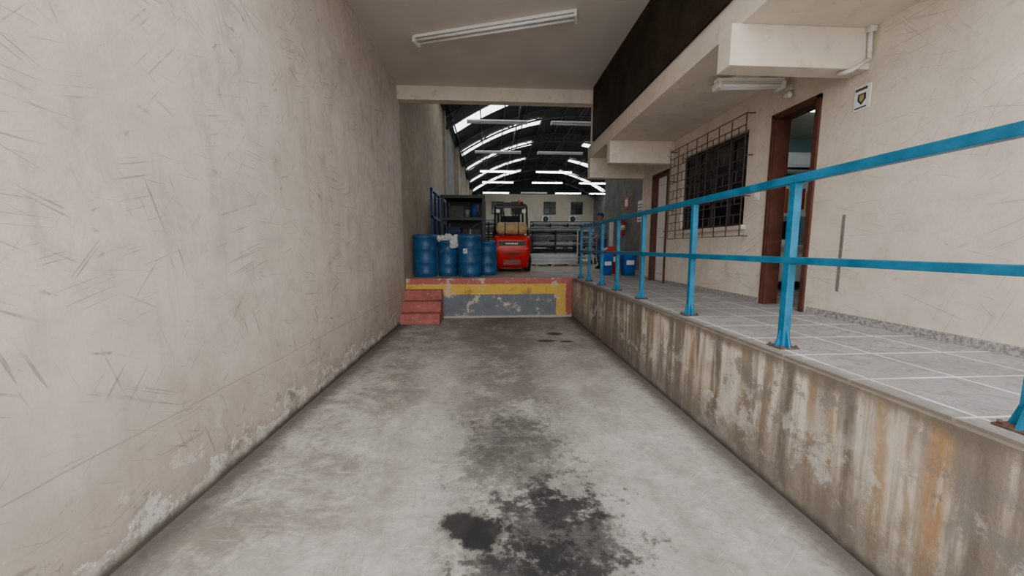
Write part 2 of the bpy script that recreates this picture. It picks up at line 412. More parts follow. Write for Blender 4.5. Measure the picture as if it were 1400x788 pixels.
for yc in (11.0, 14.9, 18.6, 22.4, 26.4, 30.3):
    for (a, c) in ((-1.35, 2.5), (5.6, 9.4)):
        n = 8; X = [a+(c-a)*k/n for k in range(n+1)]
        for p, q in zip(X, X[1:]):
            b.poly([(p, yc-.42, zr(p)-.03), (q, yc-.42, zr(q)-.03), (q, yc+.42, zr(q)-.03), (p, yc+.42, zr(p)-.03)], M_sky)
b.finish('window_skylights', recalc=False)
b = B()
for yc in (9.2, 13.0, 16.8, 20.6, 24.4, 28.3, 32.0):
    n = 18; X = [-1.5+11.0*k/n for k in range(n+1)]
    for k, (p, q) in enumerate(zip(X, X[1:])):
        b.bar((p, yc, zr(p)-.09), (q, yc, zr(q)-.09), .09, .06, M_truss)
        b.bar((p, yc, zr(p)-.50), (q, yc, zr(q)-.50), .09, .06, M_truss)
        if k % 2: b.bar((p, yc, zr(p)-.09), (q, yc, zr(q)-.5), .04, .04, M_truss)
        else: b.bar((p, yc, zr(p)-.5), (q, yc, zr(q)-.09), .04, .04, M_truss)
for k in range(12):
    x = -1.3+10.6*k/11
    b.bar((x, 6.8, zr(x)-.06), (x, 34, zr(x)-.06), .05, .07, M_truss)
for x in (1.2, 4.0, 6.8): b.bar((x, 6.8, zr(x)-.52), (x, 34, zr(x)-.52), .05, .05, M_truss)
b.finish('roof_trusses')
b = B()
for y in (16.8, 20.6, 24.4, 28.3, 32): b.box(XL, XL+.18, y-.12, y+.12, HP, 5.6, M_warm)
b.finish('trim_left_pilasters')

def lampfix(x, y, z, L, lit, name='warehouse_strip_light'):
    b = B(); b.box(x-L/2, x+L/2, y-.09, y+.09, z, z+.05, M_white, .008)
    for dy in (-.045, .045): b.cyl((x-L/2+.03, y+dy, z-.02), (x+L/2-.03, y+dy, z-.02), .022, M_lamp if lit else M_tube, seg=6)
    for sx in (-1, 1):
        b.box(x+sx*(L/2-.015)-.015, x+sx*(L/2-.015)+.015, y-.075, y+.075, z-.045, z, M_white)
        b.cyl((x+sx*L*.35, y, z+.05), (x+sx*L*.35, y, zr(x)-.5), .006, M_black, seg=6)
    return b.finish(name)
for (x, y, l) in ((.45, 19.5, 1), (3.35, 19.5, 1), (.5, 22.7, 1), (3.5, 22.7, 1), (6.4, 22.7, 1), (.45, 27, 1), (3.2, 27, 0), (5.7, 27, 1), (8.2, 27, 1), (6.5, 19.5, 1),
                  (.25, 12, 0), (2.9, 12, 0), (.35, 15.7, 0), (2.95, 15.7, 0)):
    lampfix(x, y, 5.2, 1.9, l)

for x in (.72, 2.5, 5.5, 8.0):
    b = B(); b.box(x-.5, x+.5, 33.94, 34.0, 4.35, 5.35, M_glass)
    for q in (-.52, 0, .52): b.box(x+q-.03, x+q+.03, 33.9, 33.97, 4.3, 5.4, M_frame)
    for z in (4.3, 4.85, 5.37): b.box(x-.55, x+.55, 33.9, 33.97, z, z+.05, M_frame)
    b.finish('window_back')
for x in (5.2, 7.7):
    b = B(); b.box(x-.5, x+.5, 33.6, 33.95, 3.55, 4.15, M_whitedirty, .03)
    b.cyl((x-.12, 33.6, 3.85), (x-.12, 33.58, 3.85), .24, M_black, seg=24)
    b.cyl((x-.12, 33.575, 3.85), (x-.12, 33.57, 3.85), .05, M_steel, seg=20)
    for q in (-.35, .35): b.bar((x+q, 33.99, 3.52), (x+q, 33.6, 3.52), .05, .05, M_steel)
    for k in range(8): b.box(x+.18, x+.45, 33.59, 33.6, 3.62+.06*k, 3.64+.06*k, M_black)
    b.finish('air_conditioner_outdoor_unit')

b = B()
for k in range(3):
    y0 = 6.14+.19*k
    b.box(XL, -.86, y0, YD-.03, .001 if k == 0 else .18*k, .18*(k+1), M_step, .008)
b.finish('entry_steps')

# ------------------------------------------------------------------ railing
b = B(); RX = 1.67
PY = [-.0, .98, 1.95, 2.94, 3.93, 4.72, 5.4, 6.1, 6.66]
for i, y in enumerate(PY):
    w = .042
    b.box(RX-w/2, RX+w/2, y-w/2, y+w/2, HP+.006, 1.65, M_blue, .003)
    b.box(RX-.055, RX+.055, y-.055, y+.055, HP, HP+.008, M_rust)
    for sx in (-1, 1):
        b.hexa([(RX+sx*.02, y-.004, HP+.008), (RX+sx*.05, y-.004, HP+.008), (RX+sx*.05, y+.004, HP+.008), (RX+sx*.02, y+.004, HP+.008),
                (RX+sx*.02, y-.004, HP+.10), (RX+sx*.024, y-.004, HP+.10), (RX+sx*.024, y+.004, HP+.10), (RX+sx*.02, y+.004, HP+.10)], M_blue)
        b.hexa([(RX-.004, y+sx*.02, HP+.008), (RX+.004, y+sx*.02, HP+.008), (RX+.004, y+sx*.05, HP+.008), (RX-.004, y+sx*.05, HP+.008),
                (RX-.004, y+sx*.02, HP+.10), (RX+.004, y+sx*.02, HP+.10), (RX+.004, y+sx*.024, HP+.10), (RX-.004, y+sx*.024, HP+.10)], M_blue)
        for sy_ in (-1, 1): b.cyl((RX+sx*.043, y+sy_*.043, HP+.008), (RX+sx*.043, y+sy_*.043, HP+.02), .007, M_rust, seg=6)
b.box(RX-.024, RX+.024, -.02, 6.685, 1.645, 1.69, M_blue, .004)
b.box(RX-.023, RX+.023, -.02, 6.685, 1.208, 1.245, M_blue, .004)
b.finish('blue_safety_railing')

# ------------------------------------------------------------------ doors, window
def frame(name, y0, y1, zt, t=.04):
    b = B()
    b.box(XW-.012, XW+.135, y0, y0+t, HP, zt, M_wood).box(XW-.012, XW+.135, y1-t, y1, HP, zt, M_wood).box(XW-.012, XW+.135, y0, y1, zt-t, zt, M_wood)
    b.box(XW-.02, XW, y0-.012, y0+.02, HP, zt+.012, M_wood).box(XW-.02, XW, y1-.02, y1+.012, HP, zt+.012, M_wood).box(XW-.02, XW, y0-.012, y1+.012, zt-.02, zt+.012, M_wood)
    return b.finish(name)
frame('door_frame', *D1); frame('door_frame.001', *D2)
b = B(); b.box(XW+.14, XW+.62, D1[0]-.045, D1[0]-.008, HP+.01, D1[2]-.05, M_wood)
b.cyl((XW+.55, D1[0]-.01, 1.6), (XW+.55, D1[0]+.05, 1.6), .012, M_steel); b.cyl((XW+.55, D1[0]+.04, 1.6), (XW+.47, D1[0]+.04, 1.6), .009, M_steel)
b.finish('door_1')
b = B(); b.box(XW+.07, XW+.105, D2[0]+.045, D2[1]-.045, HP+.01, D2[2]-.045, M_white, .003)
for z0, z1 in ((.85, 1.45), (1.6, 2.3)):
    b.box(XW+.064, XW+.07, D2[0]+.11, D2[1]-.11, z0, z0+.015, M_whitedirty).box(XW+.064, XW+.07, D2[0]+.11, D2[1]-.11, z1, z1+.015, M_whitedirty)
b.cyl((XW+.07, D2[0]+.09, 1.55), (XW+.03, D2[0]+.09, 1.55), .012, M_steel).cyl((XW+.035, D2[0]+.09, 1.55), (XW+.035, D2[0]+.18, 1.55), .008, M_steel)
b.finish('door_2')
b = B(); y0, y1, z0, z1 = W1
b.box(XW+.07, XW+.08, y0, y1, z0, z1, M_glass)
for k in range(5):
    y = y0+(y1-y0)*k/4; b.box(XW+.045, XW+.085, max(y0, y-.015), min(y1, y+.015), z0, z1, M_frame)
for z in (z0, z0+.3, z0+.62, z1-.03): b.box(XW+.045, XW+.085, y0, y1, z, z+.025, M_frame)
b.finish('window_1')
B().box(XW-.05, XW+.05, y0-.05, y1+.05, z0-.05, z0, M_cream, .006).finish('trim_window_sill')
b = B(); gy0, gy1, gz0, gz1 = 3.80, 5.40, 1.42, 2.68; gx = XW-.09
nz = 11
for k in range(nz+1):
    z = gz0+(gz1-gz0)*k/nz
    b.box(gx-.004, gx+.004, gy0, gy1, z-.004, z+.004, M_grille)
for k in range(0, 8):
    y = gy0+(gy1-gy0)*k/7; b.box(gx-.006, gx+.002, y-.004, y+.004, gz0, gz1, M_grille)
for k in range(nz):
    za, zb = gz0+(gz1-gz0)*k/nz, gz0+(gz1-gz0)*(k+1)/nz
    if k % 2:
        for j in range(7):
            y = gy0+(gy1-gy0)*(j+.5)/7; b.box(gx-.003, gx+.003, y-.003, y+.003, za, zb, M_grille)
for y in (gy0, gy1):
    for z in (gz0, gz0+.42, gz0+.84, gz1): b.box(gx, XW, y-.005, y+.005, z-.005, z+.005, M_grille)
b.finish('window_security_grille')

# ------------------------------------------------------------------ office interior
B().box(XW+.13, 5.6, 2.2, 5.45, HP-.05, HP, M_tile).finish('floor_office')
B().box(XW+.13, 5.6, 5.25, 5.45, HP, ZT, M_teal).finish('wall_rear_of_office')
B().box(5.5, 5.6, 2.2, 5.25, HP, ZT, M_teal).finish('wall_side_of_office')
B().box(XW+.13, 5.6, 2.2, 2.3, HP, ZT, M_teal).finish('wall_front_of_office')
b = B(); b.box(4.0, 4.85, 5.03, 5.25, 2.36, 2.62, M_white, .03); b.box(4.05, 4.8, 5.02, 5.04, 2.38, 2.41, M_black)
b.box(4.05, 4.8, 5.024, 5.035, 2.44, 2.445, M_whitedirty); b.finish('split_air_conditioner')
b = B(); b.box(3.7, 4.7, 4.55, 5.2, 1.30, 1.33, M_white)
for x in (3.74, 4.66):
    for y in (4.6, 5.15): b.box(x-.02, x+.02, y-.02, y+.02, HP, 1.3, M_steel)
b.box(3.74, 4.66, 4.58, 4.6, .85, 1.3, M_white); b.finish('office_desk')
b = B(); b.box(4.0, 4.35, 4.95, 4.98, 1.42, 1.66, M_black, .006).box(4.15, 4.2, 4.96, 5.0, 1.34, 1.45, M_black).box(4.07, 4.28, 4.88, 5.04, 1.33, 1.345, M_black); b.finish('computer_monitor')
b = B(); b.box(3.85, 4.0, 4.7, 4.85, 1.33, 1.40, M_paper); b.box(3.86, 3.99, 4.71, 4.84, 1.40, 1.42, M_navy); b.finish('paper_stack')
b = B(); b.box(4.3, 4.75, 5.235, 5.249, 1.75, 2.25, M_paper)
for k, mm in enumerate((M_orange, M_bluebin, simple('poster_green', (.1, .4, .1)), M_redbin, simple('poster_yellow', (.7, .5, .05)))):
    b.box(4.33+.08*k, 4.39+.08*k, 5.23, 5.236, 1.8+.05*(k % 2), 2.15-.04*(k % 3), mm)
b.finish('wall_poster')
B().box(3.6, 4.5, 3.9, 4.1, ZT-.05, ZT-.005, M_offfill).finish('office_fill_panel')  # glowing panel added under the ceiling to brighten the office interior
b = B(); b.box(3.2, 3.6, 4.6, 5.1, HP, 1.5, M_whitedirty, .01)
for z in (.98, 1.23, 1.47): b.box(3.21, 3.59, 4.592, 4.6, z, z+.006, M_black)
b.finish('filing_cabinet')

# ------------------------------------------------------------------ fixtures
def tubefix(name, p0, p1, zc, w=.13):
    a = Vector((p0[0], p0[1], zc)); c = Vector((p1[0], p1[1], zc)); d = (c-a).normalized(); r = Vector((-d.y, d.x, 0))
    b = B()
    b.bar(a-Vector((0, 0, .02)), c-Vector((0, 0, .02)), w*.55, .04, M_white)
    for s in (-1, 1):
        b.hexa([a+r*s*w*.2+Vector((0, 0, -.03)), a+r*s*w*.5+Vector((0, 0, -.055)), c+r*s*w*.5+Vector((0, 0, -.055)), c+r*s*w*.2+Vector((0, 0, -.03)),
                a+r*s*w*.2+Vector((0, 0, -.024)), a+r*s*w*.5+Vector((0, 0, -.049)), c+r*s*w*.5+Vector((0, 0, -.049)), c+r*s*w*.2+Vector((0, 0, -.024))], M_white)
        b.cyl(a+r*s*w*.24+d*.03+Vector((0, 0, -.062)), c+r*s*w*.24-d*.03+Vector((0, 0, -.062)), .016, M_tube, seg=12)
    for e in (a+d*.015, c-d*.015): b.bar(e-r*w*.45+Vector((0, 0, -.06)), e+r*w*.45+Vector((0, 0, -.06)), .03, .06, M_white)
    return b.finish(name)
tubefix('ceiling_fluorescent_light', (-.93, 5.03), (1.0, 4.40), 3.95, .17)
tubefix('soffit_fluorescent_light', (2.06, 3.40), (2.66, 3.36), 2.815, .12)
B().box(2.2, 2.42, 3.31, 3.43, 2.815, 2.86, M_whitedirty, .005).finish('light_mounting_box')
def sensor(name, x, y, z):
    b = B(); b.box(x-.02, x+.02, y-.02, y+.02, z, z+.05, M_whitedirty, .005)
    b.cyl((x, y, z), (x-.02, y-.01, z-.03), .012, M_whitedirty, seg=10)
    b.cyl((x-.02, y-.04, z-.05), (x-.02, y+.03, z-.04), .03, M_whitedirty, .022, seg=16)
    b.sph((x-.02, y-.04, z-.05), (.024, .016, .024), M_white)
    b.finish(name)
sensor('security_camera', 2.73, 3.36, 2.72); sensor('motion_sensor', 2.69, 5.462, 2.70)
b = B(); b.tube([(2.71, 2.63, 2.84), (2.72, 2.63, 2.64), (2.60, 2.63, 2.562), (2.56, 2.7, 2.562)], .014, M_whitedirty); b.box(2.69, 2.74, 2.61, 2.645, 2.82, 2.858, M_whitedirty, .004); b.finish('electrical_conduit')
b = B(); b.box(XW-.006, XW, 2.62, 2.735, 2.31, 2.48, M_paper)
def sy(u, v, o=.0075): return (XW-o, 2.735-.115*u, 2.31+.17*v)
b.poly([sy(.25, .68), sy(.75, .68), sy(.78, .42), sy(.5, .2), sy(.22, .42)], M_signk)
b.poly([sy(.36, .62, .0085), sy(.64, .62, .0085), sy(.64, .42, .0085), sy(.5, .32, .0085), sy(.36, .42, .0085)], M_gold)
for k in range(7): b.box(XW-.008, XW-.006, 2.735-.115*(.14+.11*k), 2.735-.115*(.06+.11*k), 2.448, 2.468, M_signk)
for k in range(9): b.box(XW-.008, XW-.006, 2.735-.115*(.14+.085*k), 2.735-.115*(.08+.085*k), 2.322, 2.333, M_signk)
b.finish('security_warning_sign')
b = B(); b.box(XW-.004, XW, 2.715, 2.74, .95, 1.55, M_mark); b.finish('wall_grey_strip')
b = B(); b.box(XW-.012, XW, 3.66, 3.73, 1.78, 1.90, M_whitedirty, .004).box(XW-.016, XW-.011, 3.68, 3.71, 1.82, 1.86, M_white); b.finish('light_switch')

# ------------------------------------------------------------------ drums
def drum(cx, cy, r, h, lid=True):
    z = HP; b = B()
    p = [(r*.90, 0), (r*.96, .012), (r*.97, .05), (r, .06), (r, .08), (r*.975, .09), (r*.985, h*.32), (r*1.01, h*.33), (r*1.01, h*.36), (r*.985, h*.37),
         (r*.985, h*.64), (r*1.01, h*.65), (r*1.01, h*.68), (r*.98, h*.69), (r*.97, h*.90), (r*1.02, h*.915), (r*1.03, h*.95), (r*1.0, h*.965), (r*.97, h)]
    if lid: p += [(r*.90, h), (r*.88, h-.02), (0, h-.015)]
    else: p += [(r*.93, h), (r*.92, h-.25), (0, h-.26)]
    b.lathe((cx, cy, z), p, M_drum)
    if lid:
        b.cyl((cx-r*.5, cy, z+h-.018), (cx-r*.5, cy, z+h+.008), .035, M_drumd); b.cyl((cx+r*.5, cy, z+h-.018), (cx+r*.5, cy, z+h+.004), .025, M_drumd)
    return b
drum(-1.26, 7.25, .228, .81).finish('blue_plastic_drum')
b = drum(-.84, 7.42, .205, .70, lid=False)
for (cx, cy, cz, rx, ry, rz) in ((-.88, 7.38, 1.43, .16, .15, .08), (-.75, 7.34, 1.43, .13, .13, .09), (-.97, 7.31, 1.47, .09, .08, .06), (-.82, 7.32, 1.50, .08, .07, .06), (-.70, 7.19, 1.38, .08, .05, .10), (-.66, 7.25, 1.47, .07, .05, .07)):
    rings = []
    for j in range(1, 12):
        t = math.pi*j/12; ring = []
        for k in range(22):
            f = 1+random.uniform(-.25, .25); a = 2*math.pi*k/22
            ring.append((cx+rx*f*math.sin(t)*math.cos(a), cy+ry*f*math.sin(t)*math.sin(a), cz-rz*f*math.cos(t)))
        rings.append(ring)
    b.loft(rings, M_bag, sm=False)
b.finish('blue_plastic_drum.001')
b = drum(-.40, 7.25, .232, .81)
r = .236
A = [math.radians(a) for a in range(-118, -94, 4)]
for a0, a1 in zip(A, A[1:]):
    b.poly([(-.40+r*math.cos(a0), 7.25+r*math.sin(a0), 1.18), (-.40+r*math.cos(a1), 7.25+r*math.sin(a1), 1.18), (-.40+r*math.cos(a1), 7.25+r*math.sin(a1), 1.27), (-.40+r*math.cos(a0), 7.25+r*math.sin(a0), 1.27)], M_paper)
r2 = .238
for k in range(14):
    a = math.radians(-116+(k*7) % 18); z = 1.185+.006*(k*5 % 12)
    b.poly([(-.40+r2*math.cos(a), 7.25+r2*math.sin(a), z), (-.40+r2*math.cos(a+.05), 7.25+r2*math.sin(a+.05), z), (-.40+r2*math.cos(a+.05), 7.25+r2*math.sin(a+.05), z+.014), (-.40+r2*math.cos(a), 7.25+r2*math.sin(a), z+.014)], M_signk)
b.finish('blue_plastic_drum.002')
drum(-.06, 7.62, .20, .70).finish('blue_plastic_drum.003')

# ------------------------------------------------------------------ forklift (rear facing camera)
b = B(); fx, fy = .49, 8.2; z = HP
secs = [(.09, .33, .16, .05, .06), (.14, .37, .20, .07, .03), (.30, .385, .22, .09, .01), (.36, .40, .24, .10, 0), (.50, .425, .26, .12, 0), (.70, .425, .26, .13, 0), (.78, .415, .25, .13, .01), (.83, .38, .21, .12, .03)]
b.loft([b.rrect(fx, fy+.26+o, z+h, hx, hy, rd) for h, hx, hy, rd, o in secs], M_red)
b.box(fx-.16, fx+.16, fy-.012, fy+.03, z+.40, z+.445, M_black, .01)
b.box(fx-.20, fx+.20, fy+.01, fy+.06, z+.17, z+.29, M_black, .01)
for k in range(5): b.box(fx-.19, fx+.19, fy+.003, fy+.012, z+.175+.024*k, z+.183+.024*k, M_red)
b.cyl((fx, fy-.03, z+.32), (fx, fy+.04, z+.32), .03, M_black)
for sx in (-1, 1):
    b.box(fx+sx*.33-.03, fx+sx*.33+.03, fy-.004, fy+.03, z+.52, z+.56, M_orange, .004)
b.box(fx-.30, fx+.30, fy-.006, fy+.02, z+.60, z+.70, M_black, .008)
for k in range(7): b.box(fx-.14+.04*k, fx-.115+.04*k, fy-.010, fy-.005, z+.63, z+.665, M_paper)
b.box(fx-.38, fx+.38, fy+.45, fy+1.35, z+.16, z+.55, M_red, .03)
b.box(fx-.30, fx+.30, fy+.30, fy+.95, z+.55, z+.86, M_black, .03)
for sx in (-1, 1):
    for (yy, rr, ww) in ((fy+.55, .20, .13), (fy+1.3, .24, .16)):
        cx = fx+sx*.40
        b.lathe((cx-ww/2, yy, z+rr), [(rr*.6, 0), (rr*.93, .0), (rr, .025), (rr, ww-.025), (rr*.93, ww), (rr*.6, ww)], M_rubber, 28, (1, 0, 0))
        b.lathe((cx-ww/2-.005, yy, z+rr), [(rr*.55, 0), (rr*.55, ww+.01)], M_paper, 20, (1, 0, 0))
b.lathe((fx-.36, fy+.22, z+.99), [(.04, 0), (.10, .02), (.135, .07), (.14, .12), (.14, .24), (.147, .245), (.147, .265), (.14, .27), (.14, .45), (.147, .455), (.147, .475), (.14, .48), (.14, .60), (.135, .65), (.10, .70), (.04, .72)], M_tan, 28, (1, 0, 0))
for x in (fx-.2, fx+.2): b.box(x-.02, x+.02, fy+.10, fy+.40, z+.82, z+.87, M_black)
for x in (fx-.15, fx+.15): b.lathe((x-.01, fy+.22, z+.99), [(.146, 0), (.146, .02)], M_black, 28, (1, 0, 0))
b.cyl((fx+.36, fy+.22, z+.99), (fx+.42, fy+.22, z+.99), .03, M_steel)
for sx in (-1, 1):
    b.tube([(fx+sx*.39, fy+.42, z+.80), (fx+sx*.36, fy+.45, z+1.50), (fx+sx*.34, fy+.55, z+1.56), (fx+sx*.34, fy+1.25, z+1.58), (fx+sx*.38, fy+1.45, z+.55)], .026, M_black)
    b.box(fx+sx*.30-.045, fx+sx*.30+.045, fy+.41, fy+.46, z+1.36, z+1.44, M_paper, .008)
for k in range(7): b.bar((fx-.34, fy+.55+.115*k, z+1.57), (fx+.34, fy+.55+.115*k, z+1.57), .03, .02, M_black)
b.bar((fx-.36, fy+.45, z+1.50), (fx+.36, fy+.45, z+1.50), .05, .05, M_black)
b.sph((fx+.2, fy+.6, z+1.63), (.04, .04, .05), M_orange)
b.box(fx-.22, fx+.22, fy+.6, fy+1.0, z+.86, z+.95, M_rubber, .03).box(fx-.21, fx+.21, fy+.56, fy+.64, z+.9, z+1.3, M_rubber, .03)
b.lathe((fx, fy+1.12, z+1.14), [(.13, 0), (.14, .012), (.13, .024)], M_rubber, 20, (0, -.4, .9)); b.cyl((fx, fy+1.15, z+1.13), (fx, fy+1.3, z+.7), .02, M_black)
for sx in (-1, 1):
    b.box(fx+sx*.27-.035, fx+sx*.27+.035, fy+1.52, fy+1.64, z+.06, z+1.72, M_black)
    b.box(fx+sx*.19-.025, fx+sx*.19+.025, fy+1.56, fy+1.66, z+.06, z+1.66, M_black)
    b.cyl((fx+sx*.12, fy+1.6, z+.1), (fx+sx*.12, fy+1.6, z+1.5), .025, M_steel)
    b.box(fx+sx*.22-.05, fx+sx*.22+.05, fy+1.74, fy+2.7, z+.05, z+.09, M_black); b.box(fx+sx*.22-.05, fx+sx*.22+.05, fy+1.70, fy+1.74, z+.05, z+.5, M_black)
for zz in (.15, .8, 1.66): b.box(fx-.3, fx+.3, fy+1.54, fy+1.64, z+zz, z+zz+.07, M_black)
for zz in (.2, .45, .9): b.box(fx-.42, fx+.42, fy+1.66, fy+1.70, z+zz, z+zz+.06, M_black)
for k in range(7): b.box(fx-.42+.137*k, fx-.40+.137*k, fy+1.66, fy+1.69, z+.5, z+.95, M_black)
b.finish('red_forklift')

# ------------------------------------------------------------------ dark shelving on the left
b = B()
for x in (-1.15, -.15):
    for y in (9.1, 10.3): b.box(x-.035, x+.035, y-.035, y+.035, HP, 2.55, M_black)
for zz in (1.35, 1.95, 2.48):
    for y in (9.1, 10.3): b.box(-1.15, -.15, y-.025, y+.025, zz, zz+.07, M_black)
    b.box(-1.15, -.15, 9.1, 10.3, zz+.05, zz+.07, M_black)
b.bar((-1.15, 9.1, 1.35), (-.15, 9.1, 1.95), .02, .02, M_black).bar((-.15, 9.1, 1.4), (-1.15, 9.1, .8), .02, .02, M_black)
b.box(-1.08, -.2, 10.1, 10.25, 1.42, 2.48, M_black)
b.box(-1.05, -.72, 9.2, 9.6, 1.42, 1.80, M_navy, .02).box(-1.06, -.71, 9.19, 9.61, 1.68, 1.71, M_bluewin, .01)
b.box(-.66, -.25, 9.2, 9.6, 1.42, 1.74, M_dim, .008).box(-.50, -.47, 9.195, 9.605, 1.41, 1.742, M_steel)
b.box(-1.0, -.65, 9.2, 9.9, 2.02, 2.30, M_dim, .01).cyl((-.38, 9.3, 2.02), (-.38, 9.3, 2.36), .1, M_bluewin).cyl((-.56, 9.25, 2.02), (-.56, 9.25, 2.22), .07, M_steel)
b.finish('steel_storage_rack')
b = B()
b.box(XL, XL+.02, 9.7, 12.5, 1.35, 2.75, M_glass)
for y in (9.7, 10.4, 11.1, 11.8, 12.5): b.box(XL, XL+.06, y-.04, y+.04, 1.3, 2.8, M_bluewin)
for zz in (1.3, 2.05, 2.75): b.box(XL, XL+.06, 9.66, 12.54, zz, zz+.06, M_bluewin)
b.finish('window_2')

# ------------------------------------------------------------------ pipe rack
def rack(name, x0, x1, y0, y1, levels, z0=HP, seed=1):
    rnd = random.Random(seed); b = B()
    n = max(2, int((x1-x0)/.9)+1)
    for k in range(n):
        x = x0+.1+(x1-x0-.2)*k/(n-1)
        b.box(x-.04, x+.04, y1-.08, y1, z0, z0+.27*levels+.25, M_truss)
        b.box(x-.04, x+.04, y0, y1, z0, z0+.08, M_truss)
        for l in range(levels): b.box(x-.03, x+.03, y0, y1, z0+.27*l+.24, z0+.27*l+.29, M_truss)
        b.box(x-.03, x+.03, y0, y0+.04, z0, z0+.27*levels+.1, M_truss)
    for l in range(levels):
        zb = z0+.27*l+.29
        for j in range(9):
            y = y0+.06+j*(y1-y0-.2)/9; r = rnd.uniform(.018, .032)
            for q in range(rnd.randint(2, 4)):
                e = rnd.uniform(0, .18)
                b.cyl((x0+e, y, zb+r+q*.05), (x1-rnd.uniform(0, .18), y, zb+r+q*.05), r, rnd.choice([M_steel, M_steel, M_steel2, M_truss]), seg=8)
    return b.finish(name)
rack('pipe_storage_rack', 1.45, 4.3, 13.6, 14.5, 4)
rack('pipe_storage_rack.001', -1.2, 1.1, 13.0, 13.9, 5, seed=4)
rack('pipe_storage_rack.002', 2.0, 6.5, 18, 19, 6, seed=5)
b = B()
for k in range(8):
    for j in range(7):
        b.box(1.25+.02*((k*3+j) % 3), 2.62+.03*((k+j*2) % 3), 11.0+.1*j, 11.09+.1*j, HP+.06+.038*k, HP+.06+.038*k+.033, M_steel2 if (k+j) % 3 else M_paper)
for x in (1.4, 1.9, 2.4): b.box(x-.05, x+.05, 10.98, 11.72, HP, HP+.06, M_tan)
b.finish('aluminium_profile_stack')
b = B()
for y in (11.9, 12.5):
    for x in (3.0, 3.5): b.box(x-.02, x+.02, y-.02, y+.02, HP+.1, 1.9, M_steel2)
for k in range(5):
    b.box(3.0, 3.5, 11.88, 11.92, 1.0+.2*k, 1.03+.2*k, M_steel2)
for zz in (.95, 1.4, 1.85): b.box(2.98, 3.52, 11.88, 12.52, zz, zz+.03, M_steel2)
for y in (11.95, 12.45):
    for x in (3.02, 3.48): b.cyl((x-.02, y, HP+.06), (x+.02, y, HP+.06), .06, M_rubber)
b.finish('steel_trolley')

def bin_(name, cx, cy, w, h, m1, m2):
    b = B(); z = HP
    b.loft([b.rrect(cx, cy, z+.0, w*.40, w*.40, .03), b.rrect(cx, cy, z+h*.9, w*.5, w*.5, .04), b.rrect(cx, cy, z+h*.92, w*.54, w*.54, .04), b.rrect(cx, cy, z+h*.96, w*.54, w*.54, .04)], m1)
    b.loft([b.rrect(cx, cy, z+h*.96, w*.55, w*.55, .04), b.rrect(cx, cy, z+h, w*.52, w*.52, .05), b.rrect(cx, cy, z+h*1.10, w*.30, w*.30, .05)], m2)
    b.box(cx-w*.28, cx+w*.28, cy-w*.505, cy-w*.44, z+h*.5, z+h*.7, M_paper)
    return b.finish(name)
bin_('recycling_bin', 2.78, 7.25, .27, .44, M_bluebin, M_redbin)
bin_('recycling_bin.001', 2.62, 7.85, .28, .52, M_redbin, M_redbin)
bin_('recycling_bin.002', 2.38, 7.40, .24, .40, M_bluebin, M_bluebin)
def extinguisher(x, y, z):
    b = B()
    b.lathe((x, y, z), [(.05, 0), (.062, .015), (.064, .05), (.064, .36), (.055, .41), (.025, .44), (.02, .47)], M_redbin, 22)
    b.box(x-.02, x+.02, y-.05, y+.03, z+.47, z+.49, M_black).box(x-.015, x+.015, y-.07, y+.0, z+.51, z+.525, M_black)
    b.tube([(x, y-.03, z+.47), (x-.06, y-.07, z+.42), (x-.08, y-.07, z+.2), (x-.07, y-.06, z+.08)], .010, M_black, 8)
    b.lathe((x, y, z+.15), [(.0655, 0), (.0655, .12)], M_paper, 22)
    b.box(x+.05, 3.6, y-.02, y+.02, z+.3, z+.33, M_black)
    return b.finish('fire_extinguisher')
extinguisher(3.5, 9.6, 1.6)
b = B(); b.box(3.585, 3.6, 9.45, 9.75, 2.3, 2.6, M_redbin).box(3.58, 3.586, 9.5, 9.7, 2.36, 2.54, M_paper); b.finish('fire_extinguisher_sign')
b = B(); b.box(3.585, 3.6, 8.5, 8.85, 1.9, 2.4, M_paper)
for k in range(6): b.box(3.58, 3.586, 8.54, 8.81, 1.95+.07*k, 1.97+.07*k, M_signk)
b.finish('notice_board')
b = B(); b.box(3.50, 3.6, 10.3, 10.7, 1.3, 2.1, M_steel, .01); b.box(3.494, 3.5, 10.33, 10.67, 1.33, 2.07, M_whitedirty); b.finish('electrical_panel')
b = B(); b.box(2.92, 3.18, 8.75, 9.01, HP, HP+.03, M_orange, .01)
b.lathe((3.05, 8.88, HP+.03), [(.10, 0), (.083, .13)], M_orange, 20).lathe((3.05, 8.88, HP+.16), [(.083, 0), (.062, .16)], M_paper, 20).lathe((3.05, 8.88, HP+.32), [(.062, 0), (.022, .30), (.012, .31)], M_orange, 20)
b.finish('traffic_cone')

# ------------------------------------------------------------------ worker
def skin_obj(name, verts, edges, mat, parent, sub=2, smooth=True):
    me = bpy.data.meshes.new(name); me.from_pydata([v[:3] for v in verts], edges, []); me.update()
    o = bpy.data.objects.new(name, me); bpy.context.collection.objects.link(o)
    md = o.modifiers.new('skin', 'SKIN'); md.use_smooth_shade = True
    sv = me.skin_vertices[0].data if me.skin_vertices else None
    if sv:
        for i, v in enumerate(verts):
            r = v[3]; sv[i].radius = (r, r) if not isinstance(r, tuple) else r
            sv[i].use_root = (i == 0)
    s = o.modifiers.new('sub', 'SUBSURF'); s.levels = sub; s.render_levels = sub
    me.materials.append(mat); o.parent = parent
    return o
m = NM('worker_clothes')
tc = m.n.new('ShaderNodeTexCoord'); sp = m.n.new('ShaderNodeSeparateXYZ'); m.l.new(tc.outputs['Object'], sp.inputs[0])
f = m.mr(sp.outputs[2], .945, .955)
m.out(m.mix(f, (.03, .07, .20), (.14, .18, .25)), .85); M_cloth = m.m
w = bpy.data.objects.new('worker', None); bpy.context.collection.objects.link(w)
